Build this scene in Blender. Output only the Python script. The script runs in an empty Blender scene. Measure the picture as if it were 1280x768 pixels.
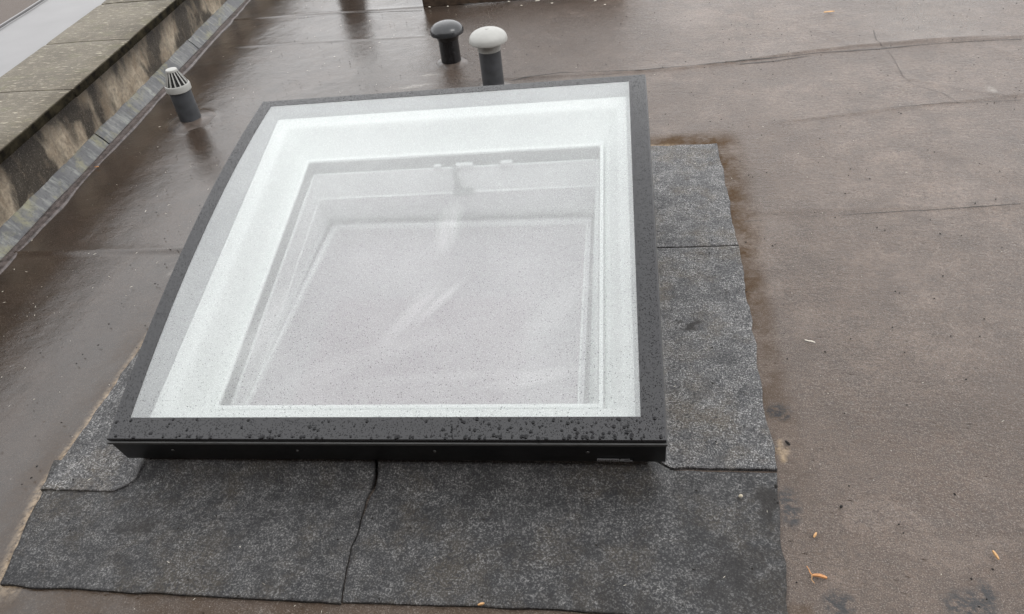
import bpy, math, random
import numpy as np
from mathutils import Vector, Matrix
random.seed(7); rng = np.random.default_rng(7)
sc = bpy.context.scene
C = sc.collection

# ------------------------------------------------------------------ camera
cd = bpy.data.cameras.new('camera'); cam = bpy.data.objects.new('camera', cd); C.objects.link(cam)
sc.camera = cam
cd.sensor_width = 36.0; cd.lens = 930.0/1280.0*36.0; cd.clip_start = 0.05; cd.clip_end = 2000
CX = Vector((0.9897, 0.1030, -0.0986)); CY = Vector((-0.0090, -0.6438, -0.7652)); CZ = Vector((-0.1431, 0.7583, -0.6361))
# camera right / down / forward expressed in the world
n3 = np.array([145, 1126, 936.0]); n3 /= np.linalg.norm(n3)
d1 = -np.array([-5931, 149.5, 936.0]); d1 -= d1.dot(n3)*n3; d1 /= np.linalg.norm(d1)
Zu = -n3; Yw = np.cross(Zu, d1)
R = Matrix(((d1[0], -d1[1], -d1[2]), (Yw[0], -Yw[1], -Yw[2]), (Zu[0], -Zu[1], -Zu[2])))
H = 1.55
cam.matrix_world = Matrix.Translation((0, 0, H)) @ R.to_4x4()

# ------------------------------------------------------------------ sky and sun (overcast, brighter beyond the rooflight)
SUN_EL, SUN_AZ = math.radians(56), math.radians(105)      # azimuth measured from +Y towards +X
w = bpy.data.worlds.new('World'); sc.world = w; w.use_nodes = True
nt = w.node_tree; nt.nodes.clear()
sky = nt.nodes.new('ShaderNodeTexSky'); sky.sky_type = 'NISHITA'; sky.sun_disc = False
sky.sun_elevation = SUN_EL; sky.sun_rotation = SUN_AZ
hs = nt.nodes.new('ShaderNodeHueSaturation'); hs.inputs['Saturation'].default_value = 0.10
nt.links.new(sky.outputs[0], hs.inputs['Color'])
tc = nt.nodes.new('ShaderNodeTexCoord')
cn = nt.nodes.new('ShaderNodeTexNoise'); cn.inputs['Scale'].default_value = 1.6; cn.inputs['Detail'].default_value = 3
nt.links.new(tc.outputs['Generated'], cn.inputs['Vector'])
cr = nt.nodes.new('ShaderNodeValToRGB')
cr.color_ramp.elements[0].position = 0.2; cr.color_ramp.elements[0].color = (11.3, 11.4, 11.7, 1)
cr.color_ramp.elements[1].position = 0.8; cr.color_ramp.elements[1].color = (13.4, 13.35, 13.3, 1)
nt.links.new(cn.outputs['Fac'], cr.inputs['Fac'])
mx = nt.nodes.new('ShaderNodeMix'); mx.data_type = 'RGBA'; mx.inputs['Factor'].default_value = 0.85
nt.links.new(hs.outputs['Color'], mx.inputs[6]); nt.links.new(cr.outputs['Color'], mx.inputs[7])
bg = nt.nodes.new('ShaderNodeBackground'); bg.inputs['Strength'].default_value = 0.10
nt.links.new(mx.outputs[2], bg.inputs['Color'])
wo = nt.nodes.new('ShaderNodeOutputWorld'); nt.links.new(bg.outputs[0], wo.inputs['Surface'])

sd = bpy.data.lights.new('sun', 'SUN'); sd.energy = 0.5; sd.angle = math.radians(24); sd.color = (1.0, 0.985, 0.96)
sun = bpy.data.objects.new('sun', sd); C.objects.link(sun)
sdir = Vector((math.sin(SUN_AZ)*math.cos(SUN_EL), math.cos(SUN_AZ)*math.cos(SUN_EL), math.sin(SUN_EL)))
sun.rotation_euler = sdir.to_track_quat('Z', 'Y').to_euler(); sun.location = sdir*20

vs = sc.view_settings; vs.view_transform = 'Standard'; vs.look = 'None'; vs.gamma = 1.0; vs.exposure = 0.78
vs.use_curve_mapping = False
sc.cycles.max_bounces = 12; sc.cycles.diffuse_bounces = 6; sc.cycles.glossy_bounces = 5
sc.cycles.transparent_max_bounces = 16; sc.cycles.transmission_bounces = 8
sc.cycles.use_denoising = True

# ------------------------------------------------------------------ helpers
def link(name, verts, faces, mat, parent=None, smooth=False, mats=None, fm=None):
    me = bpy.data.meshes.new(name)
    me.from_pydata([tuple(map(float, v)) for v in verts], [], faces); me.update()
    o = bpy.data.objects.new(name, me); C.objects.link(o)
    for m in (mats or [mat]): me.materials.append(m)
    if fm is not None:
        me.polygons.foreach_set('material_index', fm)
    if smooth:
        me.polygons.foreach_set('use_smooth', [True]*len(me.polygons))
    if parent: o.parent = parent
    return o
def tag(o, label=None, cat=None, group=None, kind=None):
    if label: o['label'] = label
    if cat: o['category'] = cat
    if group: o['group'] = group
    if kind: o['kind'] = kind
    return o
def empty(name, loc=(0, 0, 0), mat=None):
    o = bpy.data.objects.new(name, None); C.objects.link(o); o.empty_display_size = 0.1
    if mat is not None: o.matrix_world = mat
    else: o.location = loc
    return o
class MB:
    def __init__(s): s.v = []; s.f = []
    def add(s, v, f):
        n = len(s.v); s.v += [tuple(a) for a in v]; s.f += [tuple(i+n for i in q) for q in f]
    def box(s, x0, x1, y0, y1, z0, z1, b=0.0):
        if b <= 0:
            s.add([(x, y, z) for z in (z0, z1) for x, y in ((x0, y0), (x1, y0), (x1, y1), (x0, y1))],
                  [(3, 2, 1, 0), (4, 5, 6, 7), (0, 1, 5, 4), (1, 2, 6, 5), (2, 3, 7, 6), (3, 0, 4, 7)])
        else:   # bevelled on the upper edge
            s.add([(x0, y0, z0), (x1, y0, z0), (x1, y1, z0), (x0, y1, z0),
                   (x0, y0, z1-b), (x1, y0, z1-b), (x1, y1, z1-b), (x0, y1, z1-b),
                   (x0+b, y0+b, z1), (x1-b, y0+b, z1), (x1-b, y1-b, z1), (x0+b, y1-b, z1)],
                  [(3, 2, 1, 0), (0, 1, 5, 4), (1, 2, 6, 5), (2, 3, 7, 6), (3, 0, 4, 7),
                   (4, 5, 9, 8), (5, 6, 10, 9), (6, 7, 11, 10), (7, 4, 8, 11), (8, 9, 10, 11)])
    def lathe(s, prof, n=32, c=(0, 0), cap0=False, cap1=False):
        v = []; f = []
        for r, z in prof:
            for k in range(n):
                a = 2*math.pi*k/n; v.append((c[0]+r*math.cos(a), c[1]+r*math.sin(a), z))
        for i in range(len(prof)-1):
            for k in range(n):
                k2 = (k+1) % n; f.append((i*n+k, i*n+k2, (i+1)*n+k2, (i+1)*n+k))
        if cap0: f.append(tuple(range(n))[::-1])
        if cap1: f.append(tuple((len(prof)-1)*n+k for k in range(n)))
        s.add(v, f)
    def loops(s, ls):       # nested rectangles (ul, ur, vf, vb, w) joined by strips
        v = []; f = []
        for l in ls:
            if len(l) == 5:
                ul, ur, vf, vb, ww = l; v += [(ul, vf, ww), (ur, vf, ww), (ur, vb, ww), (ul, vb, ww)]
            else: v += list(l)
        for i in range(len(ls)-1):
            for k in range(4):
                k2 = (k+1) % 4; f.append((i*4+k, i*4+k2, i*4+4+k2, i*4+4+k))
        s.add(v, f)
    def build(s, name, mat, parent=None, smooth=False): return link(name, s.v, s.f, mat, parent, smooth)
def smooth_by_angle(o, deg=35):
    me = o.data
    me.polygons.foreach_set('use_smooth', [True]*len(me.polygons))
    try: me.set_sharp_from_angle(angle=math.radians(deg))
    except Exception: pass

def gp_(px, py, z=0.0):      # where a sight line meets the level z
    d = Vector((px-640, py-384, 930.0)); r = Vector((d.dot(Vector(d1)), d.dot(Vector(Yw)), d.dot(Vector(Zu)))); t = (z-H)/r.z
    return (r.x*t, r.y*t)
# value noise for geometry
_tab = rng.random((256, 256))
def vnoise(x, y):
    x = np.asarray(x, float); y = np.asarray(y, float)
    xi = np.floor(x).astype(int); yi = np.floor(y).astype(int); fx = x-xi; fy = y-yi
    fx = fx*fx*(3-2*fx); fy = fy*fy*(3-2*fy)
    g = lambda a, b: _tab[a % 256, b % 256]
    return (g(xi, yi)*(1-fx)+g(xi+1, yi)*fx)*(1-fy)+(g(xi, yi+1)*(1-fx)+g(xi+1, yi+1)*fx)*fy
def fbm(x, y, o=4):
    s = 0; a = 0.5; k = 1.0
    for i in range(o):
        s = s+a*(vnoise(x*k+17*i, y*k+31*i)-0.5); a *= 0.5; k *= 2.03
    return s
def sst(a, b, x):
    t = np.clip((x-a)/(b-a), 0, 1); return t*t*(3-2*t)

# ------------------------------------------------------------------ materials
class M:
    def __init__(s, name):
        s.m = bpy.data.materials.new(name); s.m.use_nodes = True
        s.t = s.m.node_tree; s.b = s.t.nodes['Principled BSDF']; s.out = s.t.nodes['Material Output']
        s.tc = s.n('ShaderNodeTexCoord')
    def n(s, t, **k):
        q = s.t.nodes.new(t)
        for a, v in k.items(): setattr(q, a, v)
        return q
    def l(s, a, b): s.t.links.new(a, b)
    def val(s, inp, v):
        if isinstance(v, bpy.types.NodeSocket): s.l(v, inp)
        elif v is not None:
            if inp.type == 'RGBA' and len(v) == 3: v = (*v, 1)
            inp.default_value = v
    def coord(s, scale=(1, 1, 1), rot=(0, 0, 0)):
        q = s.n('ShaderNodeMapping'); s.l(s.tc.outputs['Object'], q.inputs['Vector'])
        q.inputs['Scale'].default_value = scale; q.inputs['Rotation'].default_value = rot
        return q.outputs[0]
    def noise(s, scale, detail=3, rough=0.5, dist=0, vec=None):
        q = s.n('ShaderNodeTexNoise'); s.l(vec or s.tc.outputs['Object'], q.inputs['Vector'])
        q.inputs['Scale'].default_value = scale; q.inputs['Detail'].default_value = detail
        q.inputs['Roughness'].default_value = rough; q.inputs['Distortion'].default_value = dist
        return q.outputs['Fac']
    def vor(s, scale, vec=None, rand=1.0, feature='F1', dim='3D'):
        q = s.n('ShaderNodeTexVoronoi'); q.feature = feature; q.voronoi_dimensions = dim
        s.l(vec or s.tc.outputs['Object'], q.inputs['Vector'])
        q.inputs['Scale'].default_value = scale; q.inputs['Randomness'].default_value = rand
        return q
    def rng(s, v, a, b, c=0.0, d=1.0, smooth=False):
        q = s.n('ShaderNodeMapRange'); s.l(v, q.inputs['Value'])
        if smooth: q.interpolation_type = 'SMOOTHSTEP'
        for i, x in zip(('From Min', 'From Max', 'To Min', 'To Max'), (a, b, c, d)): q.inputs[i].default_value = x
        return q.outputs[0]
    def math(s, op, a, b=None):
        q = s.n('ShaderNodeMath', operation=op); s.val(q.inputs[0], a)
        if b is not None: s.val(q.inputs[1], b)
        return q.outputs[0]
    def mix(s, f, a, b):
        q = s.n('ShaderNodeMix'); q.data_type = 'RGBA'; s.val(q.inputs['Factor'], f); s.val(q.inputs[6], a); s.val(q.inputs[7], b)
        return q.outputs[2]
    def attr(s, name):
        q = s.n('ShaderNodeAttribute'); q.attribute_name = name; return q.outputs['Fac']
    def bump(s, h, strength, dist, prev=None):
        q = s.n('ShaderNodeBump'); s.l(h, q.inputs['Height']); q.inputs['Strength'].default_value = strength
        q.inputs['Distance'].default_value = dist
        if prev: s.l(prev, q.inputs['Normal'])
        return q.outputs[0]
    def set(s, col=None, rough=None, metal=None, ior=None, normal=None, spec=None, coat=None, coatr=None):
        i = s.b.inputs
        s.val(i['Base Color'], col); s.val(i['Roughness'], rough); s.val(i['Metallic'], metal); s.val(i['IOR'], ior)
        s.val(i['Specular IOR Level'], spec); s.val(i['Coat Weight'], coat); s.val(i['Coat Roughness'], coatr)
        if normal: s.l(normal, i['Normal']); 
        return s.m
    def sep(s, vec):
        q = s.n('ShaderNodeSeparateXYZ'); s.l(vec, q.inputs[0]); return q.outputs

def simple(name, col, rough, metal=0.0, nscale=40, var=0.15, bump=0.0):
    m = M(name); f = m.noise(nscale, 4)
    c = m.mix(m.rng(f, 0.3, 0.7), tuple(x*(1-var) for x in col), tuple(min(1, x*(1+var)) for x in col))
    nrm = m.bump(m.noise(nscale*4, 3), bump, 0.002) if bump else None
    return m.set(c, rough, metal, normal=nrm)

# roof membrane: brown grey felt under a film of rain
def roof_material():
    m = M('wet_roof_felt')
    wet = m.attr('wet'); tan = m.attr('tan'); brown = m.attr('brown'); dark = m.attr('dark'); pale = m.attr('pale')
    n1 = m.noise(1.3, 5, 0.6); n2 = m.noise(9, 5, 0.65); n3 = m.noise(70, 3, 0.6); n4 = m.noise(330, 2, 0.6)
    dry = m.mix(m.rng(n1, 0.40, 0.60), (0.128, 0.088, 0.065), (0.232, 0.175, 0.140))
    dry = m.mix(m.rng(n2, 0.35, 0.7), dry, (0.100, 0.074, 0.060))
    wetc = m.mix(m.rng(n2, 0.3, 0.7), (0.020, 0.013, 0.008), (0.040, 0.027, 0.019))
    dry = m.mix(m.math('MULTIPLY', m.attr('soak'), 0.62), dry, (0.030, 0.020, 0.015))
    c = m.mix(wet, dry, wetc)
    blot = m.noise(3.4, 6, 0.68, 0.7)
    c = m.mix(m.rng(blot, 0.50, 0.60, 0, 0.28), c, (0.070, 0.048, 0.034))
    c = m.mix(m.math('MULTIPLY', m.rng(wet, 0.2, 0.6, 1.0, 0.0), m.rng(blot, 0.44, 0.36, 0, 0.22)), c, (0.27, 0.215, 0.180))
    dryf = m.rng(wet, 0.3, 1, 1.0, 0.25)
    c = m.mix(m.math('MULTIPLY', dryf, m.rng(n3, 0.40, 0.70, 0, 0.6)), c, (0.060, 0.047, 0.040))
    c = m.mix(m.math('MULTIPLY', dryf, m.rng(n4, 0.54, 0.68, 0, 0.45)), c, (0.34, 0.31, 0.28))
    c = m.mix(m.rng(n4, 0.46, 0.32, 0, 0.7), c, (0.035, 0.028, 0.024))
    # sparse dark pits and pale grit
    v = m.vor(38); pit = m.rng(v.outputs['Distance'], 0.10, 0.05)
    sel = m.rng(m.sep(v.outputs['Color'])[0], 0.82, 0.90)
    c = m.mix(m.math('MULTIPLY', m.math('MULTIPLY', pit, m.rng(wet, 0.4, 0.9, 1.0, 0.2)), m.math('MULTIPLY', sel, 0.75)), c, (0.03, 0.024, 0.02))
    v2 = m.vor(65); g = m.rng(v2.outputs['Distance'], 0.12, 0.06)
    sel2 = m.rng(m.sep(v2.outputs['Color'])[1], 0.93, 0.96)
    c = m.mix(m.math('MULTIPLY', g, m.math('MULTIPLY', sel2, 0.7)), c, (0.5, 0.47, 0.42))
    c = m.mix(m.math('MULTIPLY', brown, m.math('MULTIPLY', m.rng(n2, 0.33, 0.62, 0.35, 1.0), m.rng(n3, 0.3, 0.6, 0.5, 1.0))), c, (0.070, 0.042, 0.020))
    c = m.mix(m.math('MULTIPLY', tan, m.rng(m.noise(55, 4, 0.7), 0.35, 0.6)), c, (0.34, 0.26, 0.175))
    c = m.mix(m.math('MULTIPLY', dark, m.rng(m.noise(60, 4, 0.7), 0.40, 0.55)), c, (0.030, 0.029, 0.030))
    c = m.mix(m.math('MULTIPLY', pale, m.rng(m.noise(40, 4, 0.7), 0.35, 0.65)), c, (0.42, 0.40, 0.36))
    r = m.rng(wet, 0, 1, 0.40, 0.05)
    r = m.math('ADD', r, m.rng(n3, 0.3, 0.7, -0.02, 0.07))
    st = m.rng(wet, 0, 1, 1.0, 0.18)
    b = m.n('ShaderNodeBump'); m.l(n4, b.inputs['Height']); m.l(st, b.inputs['Strength']); b.inputs['Distance'].default_value = 0.0022
    b1 = m.n('ShaderNodeBump'); m.l(m.noise(75, 4, 0.6, 0.5, m.coord((1, 1.7, 1), (0, 0, 0.3))), b1.inputs['Height']); m.l(m.math('MULTIPLY', m.rng(wet, 0, 1, 0.9, 0.16), m.rng(m.noise(3.3, 4), 0.35, 0.65, 0.3, 1.0)), b1.inputs['Strength']); b1.inputs['Distance'].default_value = 0.006; m.l(b.outputs[0], b1.inputs['Normal'])
    v5 = m.vor(24, m.coord((1, 1.6, 1), (0, 0, 0.4))); dent = m.math('MULTIPLY', m.rng(v5.outputs['Distance'], 0.0, 0.22, 0, 1, True), 1.0)
    dsel = m.rng(m.sep(v5.outputs['Color'])[2], 0.6, 0.95)
    b3 = m.n('ShaderNodeBump'); m.l(dent, b3.inputs['Height']); m.l(m.math('MULTIPLY', dsel, m.rng(wet, 0.3, 0.9, 0.8, 0.15)), b3.inputs['Strength']); b3.inputs['Distance'].default_value = 0.004; m.l(b1.outputs[0], b3.inputs['Normal'])
    b4 = m.n('ShaderNodeBump'); m.l(m.noise(20, 5, 0.6, 0.6, m.coord((1, 2.0, 1), (0, 0, 0.2))), b4.inputs['Height']); m.l(m.math('MULTIPLY', m.rng(wet, 0.2, 0.9, 1.0, 0.22), m.rng(m.noise(2.1, 3), 0.35, 0.65, 0.12, 0.8)), b4.inputs['Strength']); b4.inputs['Distance'].default_value = 0.008; m.l(b3.outputs[0], b4.inputs['Normal'])
    b2 = b4.outputs[0]
    silt = m.math('MULTIPLY', m.math('MAXIMUM', brown, tan), m.rng(n2, 0.38, 0.58, 0.2, 1.0))
    m.val(m.b.inputs['Specular IOR Level'], m.math('MULTIPLY', m.rng(silt, 0, 1, 1.0, 0.12), m.rng(wet, 0.5, 0.95, 0.42, 0.78)))
    r = m.math('ADD', r, m.math('MULTIPLY', silt, 0.3))
    return m.set(c, r, ior=1.46, normal=b2)
ROOF = roof_material()

def granule_material(name, wornf=0.45, dark=1.0):
    m = M(name)
    n1 = m.noise(5, 5, 0.65); n2 = m.noise(120, 3, 0.7); n3 = m.noise(235, 2, 0.7); n4 = m.noise(42, 4, 0.7)
    a = tuple(x*dark for x in (0.052, 0.053, 0.056)); bb = tuple(x*dark for x in (0.100, 0.099, 0.100))
    c = m.mix(m.rng(n1, 0.35, 0.65), a, bb)
    c = m.mix(m.rng(n4, 0.45, 0.72, 0, 0.45), c, (0.155*dark, 0.150*dark, 0.142*dark))
    worn = m.noise(14, 5, 0.75)
    c = m.mix(m.rng(worn, 0.44, 0.60, 0, wornf), c, (0.020*dark, 0.020*dark, 0.022*dark))
    c = m.mix(m.rng(m.noise(4.1, 5, 0.7), 0.48, 0.62, 0, 0.65), c, (0.100*dark, 0.082*dark, 0.060*dark))
    c = m.mix(m.math('MULTIPLY', m.rng(n3, 0.50, 0.62), m.math('MULTIPLY', m.rng(n4, 0.3, 0.6, 0.35, 1.0), m.rng(worn, 0.42, 0.62, 1.0, 0.35))), c, (0.40*dark, 0.395*dark, 0.39*dark))
    c = m.mix(m.rng(n2, 0.50, 0.36, 0, 0.85), c, (0.016, 0.016, 0.018))
    c = m.mix(m.math('MULTIPLY', m.attr('dirt'), 0.92), c, (0.012, 0.010, 0.009))
    b = m.bump(n2, 1.0, 0.0025); b = m.bump(n3, 0.9, 0.0016, b)
    return m.set(c, 0.62, ior=1.4, normal=b)
GRAN = granule_material('mineral_felt')
GRAN_D = granule_material('mineral_felt_worn_shaded', 0.62, dark=0.50)  # front pieces: more wear, with part of the fascia's shade put into the colour
GRAN_K = granule_material('mineral_felt_kerb', dark=0.6)

def frame_material():
    m = M('wet_anthracite_glass_border')
    sp = m.noise(380, 2, 0.6); f = m.rng(sp, 0.56, 0.64)
    big = m.noise(9, 3, 0.5)
    c = m.mix(f, (0.016, 0.016, 0.018), (0.008, 0.008, 0.009))
    r = m.rng(big, 0.3, 0.7, 0.16, 0.30)
    b = m.bump(m.rng(sp, 0.52, 0.66), 0.32, 0.0010)
    return m.set(c, r, ior=1.55, normal=b)
BORDER = frame_material()
FASCIA = simple('black_powder_coat', (0.0045, 0.0045, 0.005), 0.38, nscale=60)
FASCIA.node_tree.nodes['Principled BSDF'].inputs['Specular IOR Level'].default_value = 0.25
LIP = simple('black_anodised_lip', (0.05, 0.05, 0.048), 0.3)
WHITE = simple('white_pvc_liner', (0.83, 0.865, 0.85), 0.34, nscale=6, var=0.03)
WHITE2 = simple('white_gloss_paint', (0.95, 0.965, 0.96), 0.45, nscale=5, var=0.03)
SPACER = simple('grey_glazing_spacer', (0.17, 0.18, 0.20), 0.35, nscale=60, var=0.15)
GASKET = simple('grey_seal_band', (0.10, 0.11, 0.115), 0.5, nscale=200, var=0.25)
TRIMG = simple('lilac_grey_trim', (0.12, 0.105, 0.125), 0.5, nscale=60, var=0.12)
LILAC = simple('pale_lilac_trim', (0.66, 0.64, 0.67), 0.5, nscale=60, var=0.08)
def pane_material():
    m = M('floor_stand_in_pane')
    c = m.mix(m.rng(m.noise(1.6, 3), 0.4, 0.6), (0.40, 0.345, 0.385), (0.42, 0.375, 0.41))
    tint = m.rng(m.noise(0.9, 2, 0.4), 0.47, 0.6, 0, 0.6)
    c = m.mix(tint, c, (0.40, 0.315, 0.365))
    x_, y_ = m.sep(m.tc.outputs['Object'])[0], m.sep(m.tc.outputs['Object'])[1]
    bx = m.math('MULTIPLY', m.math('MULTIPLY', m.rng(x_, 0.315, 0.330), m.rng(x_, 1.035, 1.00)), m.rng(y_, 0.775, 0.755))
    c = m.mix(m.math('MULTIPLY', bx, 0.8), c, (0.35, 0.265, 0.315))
    return m.set(c, 0.35)
FLOORPANE = pane_material()

def glass_material(name, mist=0.14, drops=True):
    m = M(name); m.t.nodes.remove(m.b)
    tr = m.n('ShaderNodeBsdfTransparent'); tr.inputs[0].default_value = (0.97, 0.985, 0.98, 1)
    gl = m.n('ShaderNodeBsdfGlossy'); gl.inputs['Roughness'].default_value = 0.05
    fr = m.n('ShaderNodeFresnel'); fr.inputs['IOR'].default_value = 1.52
    d0 = m.n('ShaderNodeBsdfDiffuse'); d0.inputs[0].default_value = (0.905, 0.93, 0.92, 1)
    t0_ = m.n('ShaderNodeBsdfTranslucent'); t0_.inputs[0].default_value = (0.90, 0.91, 0.91, 1)
    df = m.n('ShaderNodeMixShader'); df.inputs[0].default_value = 0.32; m.l(d0.outputs[0], df.inputs[1]); m.l(t0_.outputs[0], df.inputs[2])
    a = m.n('ShaderNodeMixShader'); m.l(fr.outputs[0], a.inputs[0]); m.l(tr.outputs[0], a.inputs[1]); m.l(gl.outputs[0], a.inputs[2])
    b = m.n('ShaderNodeMixShader'); m.l(a.outputs[0], b.inputs[1]); m.l(df.outputs[0], b.inputs[2])
    if drops:
        v3 = m.vor(150, dim='2D'); s3 = m.rng(m.sep(v3.outputs['Color'])[2], 0.45, 1, 0.0, 0.28)
        d3 = m.rng(m.math('SUBTRACT', v3.outputs['Distance'], s3), 0.0, -0.08)
        near = m.rng(m.sep(m.tc.outputs['Object'])[1], 0.0, 1.0, 0.95, 0.25)
        d3x, nearx = d3, near
        v = m.vor(300, dim='2D'); size = m.rng(m.sep(v.outputs['Color'])[0], 0, 1, 0.12, 0.40)
        d = m.rng(m.math('SUBTRACT', v.outputs['Distance'], size), 0.02, -0.06)
        v2 = m.vor(170, dim='2D'); s2 = m.rng(m.sep(v2.outputs['Color'])[1], 0.72, 1, 0.0, 0.26)
        d2 = m.rng(m.math('SUBTRACT', v2.outputs['Distance'], s2), 0.0, -0.05)
        dd = m.math('MAXIMUM', d, d2)
        def smear(cu, cv, ru, rv, rot, amp):
            q = m.n('ShaderNodeMapping'); q.vector_type = 'TEXTURE'; m.l(m.tc.outputs['Object'], q.inputs['Vector'])
            q.inputs['Location'].default_value = (cu, cv, 0); q.inputs['Rotation'].default_value = (0, 0, rot); q.inputs['Scale'].default_value = (ru, rv, 1)
            g_ = m.n('ShaderNodeTexGradient'); g_.gradient_type = 'SPHERICAL'; m.l(q.outputs[0], g_.inputs[0])
            q2 = m.n('ShaderNodeMapping'); m.l(q.outputs[0], q2.inputs['Vector']); q2.inputs['Scale'].default_value = (1.0, 7.0, 1)
            streak = m.rng(m.noise(1.6, 5, 0.65, 0.2, q2.outputs[0]), 0.35, 0.65, 0.35, 1.0)
            return m.math('MULTIPLY', m.math('MULTIPLY', m.rng(g_.outputs['Fac'], 0, 0.8, 0, 1, True), streak), amp)
        f0 = smear(0.831, 0.675, 0.14, 0.05, 1.50, 0.20)
        for a_ in ((0.765, 0.36, 0.15, 0.035, 0.95, 0.15), (0.84, 0.40, 0.13, 0.020, 0.9, 0.18), (0.70, 0.24, 0.34, 0.05, 0.35, 0.07), (1.15, 0.35, 0.30, 0.06, 0.9, 0.06),
                   (1.10, 0.16, 0.16, 0.03, 0.2, 0.12), (0.35, 0.33, 0.25, 0.05, 1.2, 0.12), (0.9, 0.17, 0.45, 0.02, 0.05, 0.06)):
            f0 = m.math('ADD', f0, smear(*a_))
        cloudy = m.rng(m.noise(3.0, 4, 0.55), 0.35, 0.7, 0.0, 0.08)
        sm = f0; wipe = cloudy
        f = m.math('ADD', m.math('MULTIPLY', dd, 0.18), m.math('ADD', m.math('ADD', sm, wipe), mist))
        f = m.math('MULTIPLY', f, m.rng(m.math('MULTIPLY', d3x, nearx), 0, 1, 1.0, 0.25))
        m.l(f, b.inputs[0])
        h = m.rng(v.outputs['Distance'], 0.0, 0.45, 1, 0)
        bp = m.bump(m.math('MULTIPLY', h, d), 0.35, 0.0008)
        m.l(bp, gl.inputs['Normal'])
        m.l(m.mix(m.math('MULTIPLY', d3, near), (0.97, 0.985, 0.98), (0.25, 0.26, 0.27)), tr.inputs[0])
    else: b.inputs[0].default_value = mist
    m.l(b.outputs[0], m.out.inputs['Surface'])
    return m.m
GLASS = glass_material('rain_spotted_glass', 0.32)
GLASS2 = glass_material('inner_glass', 0.0, False)
def drop_dark():
    m = M('water_bead_on_black')
    return m.set((0.004, 0.004, 0.005), 0.03, ior=1.33)
DROPD = drop_dark()
def drop_clear():
    m = M('water_bead_clear'); m.set((1, 1, 1), 0.0, ior=1.33); m.b.inputs['Transmission Weight'].default_value = 1.0
    return m.m
DROPC = drop_clear()

def stone_material():
    m = M('weathered_coping_stone')
    n1 = m.noise(3.5, 5, 0.65); st = m.noise(60, 4, 0.7, 0.3, m.coord((0.35, 1.4, 1)))
    c = m.mix(m.rng(n1, 0.35, 0.65), (0.088, 0.074, 0.052), (0.150, 0.130, 0.096))
    c = m.mix(m.rng(m.noise(140, 3, 0.7), 0.42, 0.6, 0, 0.5), c, (0.065, 0.056, 0.042))
    c = m.mix(m.rng(st, 0.56, 0.66, 0, 0.75), c, (0.40, 0.36, 0.27))
    c = m.mix(m.rng(m.noise(11, 4), 0.55, 0.7, 0, 0.4), c, (0.13, 0.125, 0.07))
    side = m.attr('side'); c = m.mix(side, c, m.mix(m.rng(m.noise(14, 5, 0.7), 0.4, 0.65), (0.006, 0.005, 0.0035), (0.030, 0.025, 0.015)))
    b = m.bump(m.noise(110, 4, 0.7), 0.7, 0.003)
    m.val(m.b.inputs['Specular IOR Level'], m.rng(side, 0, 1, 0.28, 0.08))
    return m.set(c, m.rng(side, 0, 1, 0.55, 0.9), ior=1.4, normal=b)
STONE = stone_material()
def wall_material():
    m = M('stained_render')
    big = m.noise(3.6, 3, 0.5, 0.5, m.coord((1, 1.3, 0.7), (0.25, 0, 0)))
    mid = m.noise(11, 5, 0.65, 0.3, m.coord((1, 1.1, 0.7), (0.3, 0, 0)))
    fine = m.noise(45, 5, 0.7, 0.1)
    g = m.noise(160, 3, 0.7)
    c = m.mix(m.rng(mid, 0.35, 0.65), (0.20, 0.155, 0.108), (0.50, 0.43, 0.33))
    c = m.mix(m.rng(fine, 0.6, 0.35, 0, 0.6), c, (0.12, 0.095, 0.07))
    s = m.math('ADD', m.rng(big, 0.42, 0.60), m.rng(mid, 0.3, 0.7, -0.45, 0.45))
    c = m.mix(m.rng(s, 0.2, 0.95, 0, 0.92), c, (0.018, 0.014, 0.011))
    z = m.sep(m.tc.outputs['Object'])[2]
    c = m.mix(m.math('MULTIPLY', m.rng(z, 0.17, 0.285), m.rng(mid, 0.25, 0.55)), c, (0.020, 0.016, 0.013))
    c = m.mix(m.rng(g, 0.56, 0.72, 0, 0.4), c, (0.45, 0.41, 0.34))
    b = m.bump(fine, 0.6, 0.006); b = m.bump(g, 0.6, 0.002, b)
    return m.set(c, 0.6, ior=1.4, normal=b)
WALLM = wall_material()
def lead_material():
    m = M('weathered_lead')
    a = m.noise(20, 5, 0.65, 0.2, m.coord((0.35, 1.5, 0.35))); b_ = m.noise(5, 4); d = m.noise(60, 4, 0.7)
    c = m.mix(m.rng(b_, 0.35, 0.65), (0.060, 0.061, 0.066), (0.122, 0.122, 0.122))
    c = m.mix(m.rng(a, 0.50, 0.68, 0, 0.55), c, (0.30, 0.31, 0.28))
    c = m.mix(m.rng(m.noise(8, 5, 0.65, 0.5), 0.50, 0.64, 0, 0.7), c, (0.20, 0.19, 0.105))
    c = m.mix(m.rng(d, 0.5, 0.35, 0, 0.6), c, (0.05, 0.05, 0.055))
    return m.set(c, 0.45, 0.15, normal=m.bump(d, 0.5, 0.002))
LEAD = lead_material()
FOLD = simple('felt_fold', (0.085, 0.070, 0.066), 0.30, nscale=50, var=0.6, bump=0.9)
CAPPING = simple('pale_grey_membrane', (0.13, 0.126, 0.126), 0.35, nscale=4, var=0.10, bump=0.1)
NROOF = simple('brown_chippings', (0.105, 0.085, 0.072), 0.8, nscale=260, var=0.6, bump=1.0)
GROUND = simple('far_ground', (0.10, 0.10, 0.09), 0.9, nscale=0.5, var=0.3)
PIPE = simple('dark_grey_pipe', (0.050, 0.053, 0.058), 0.40, nscale=25, var=0.25, bump=0.05)
PIPEB = simple('black_pipe', (0.010, 0.010, 0.011), 0.16, nscale=60, var=0.5, bump=0.15)
CAPB = simple('black_cap_plastic', (0.028, 0.029, 0.031), 0.22, nscale=20, var=0.2)
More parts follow.
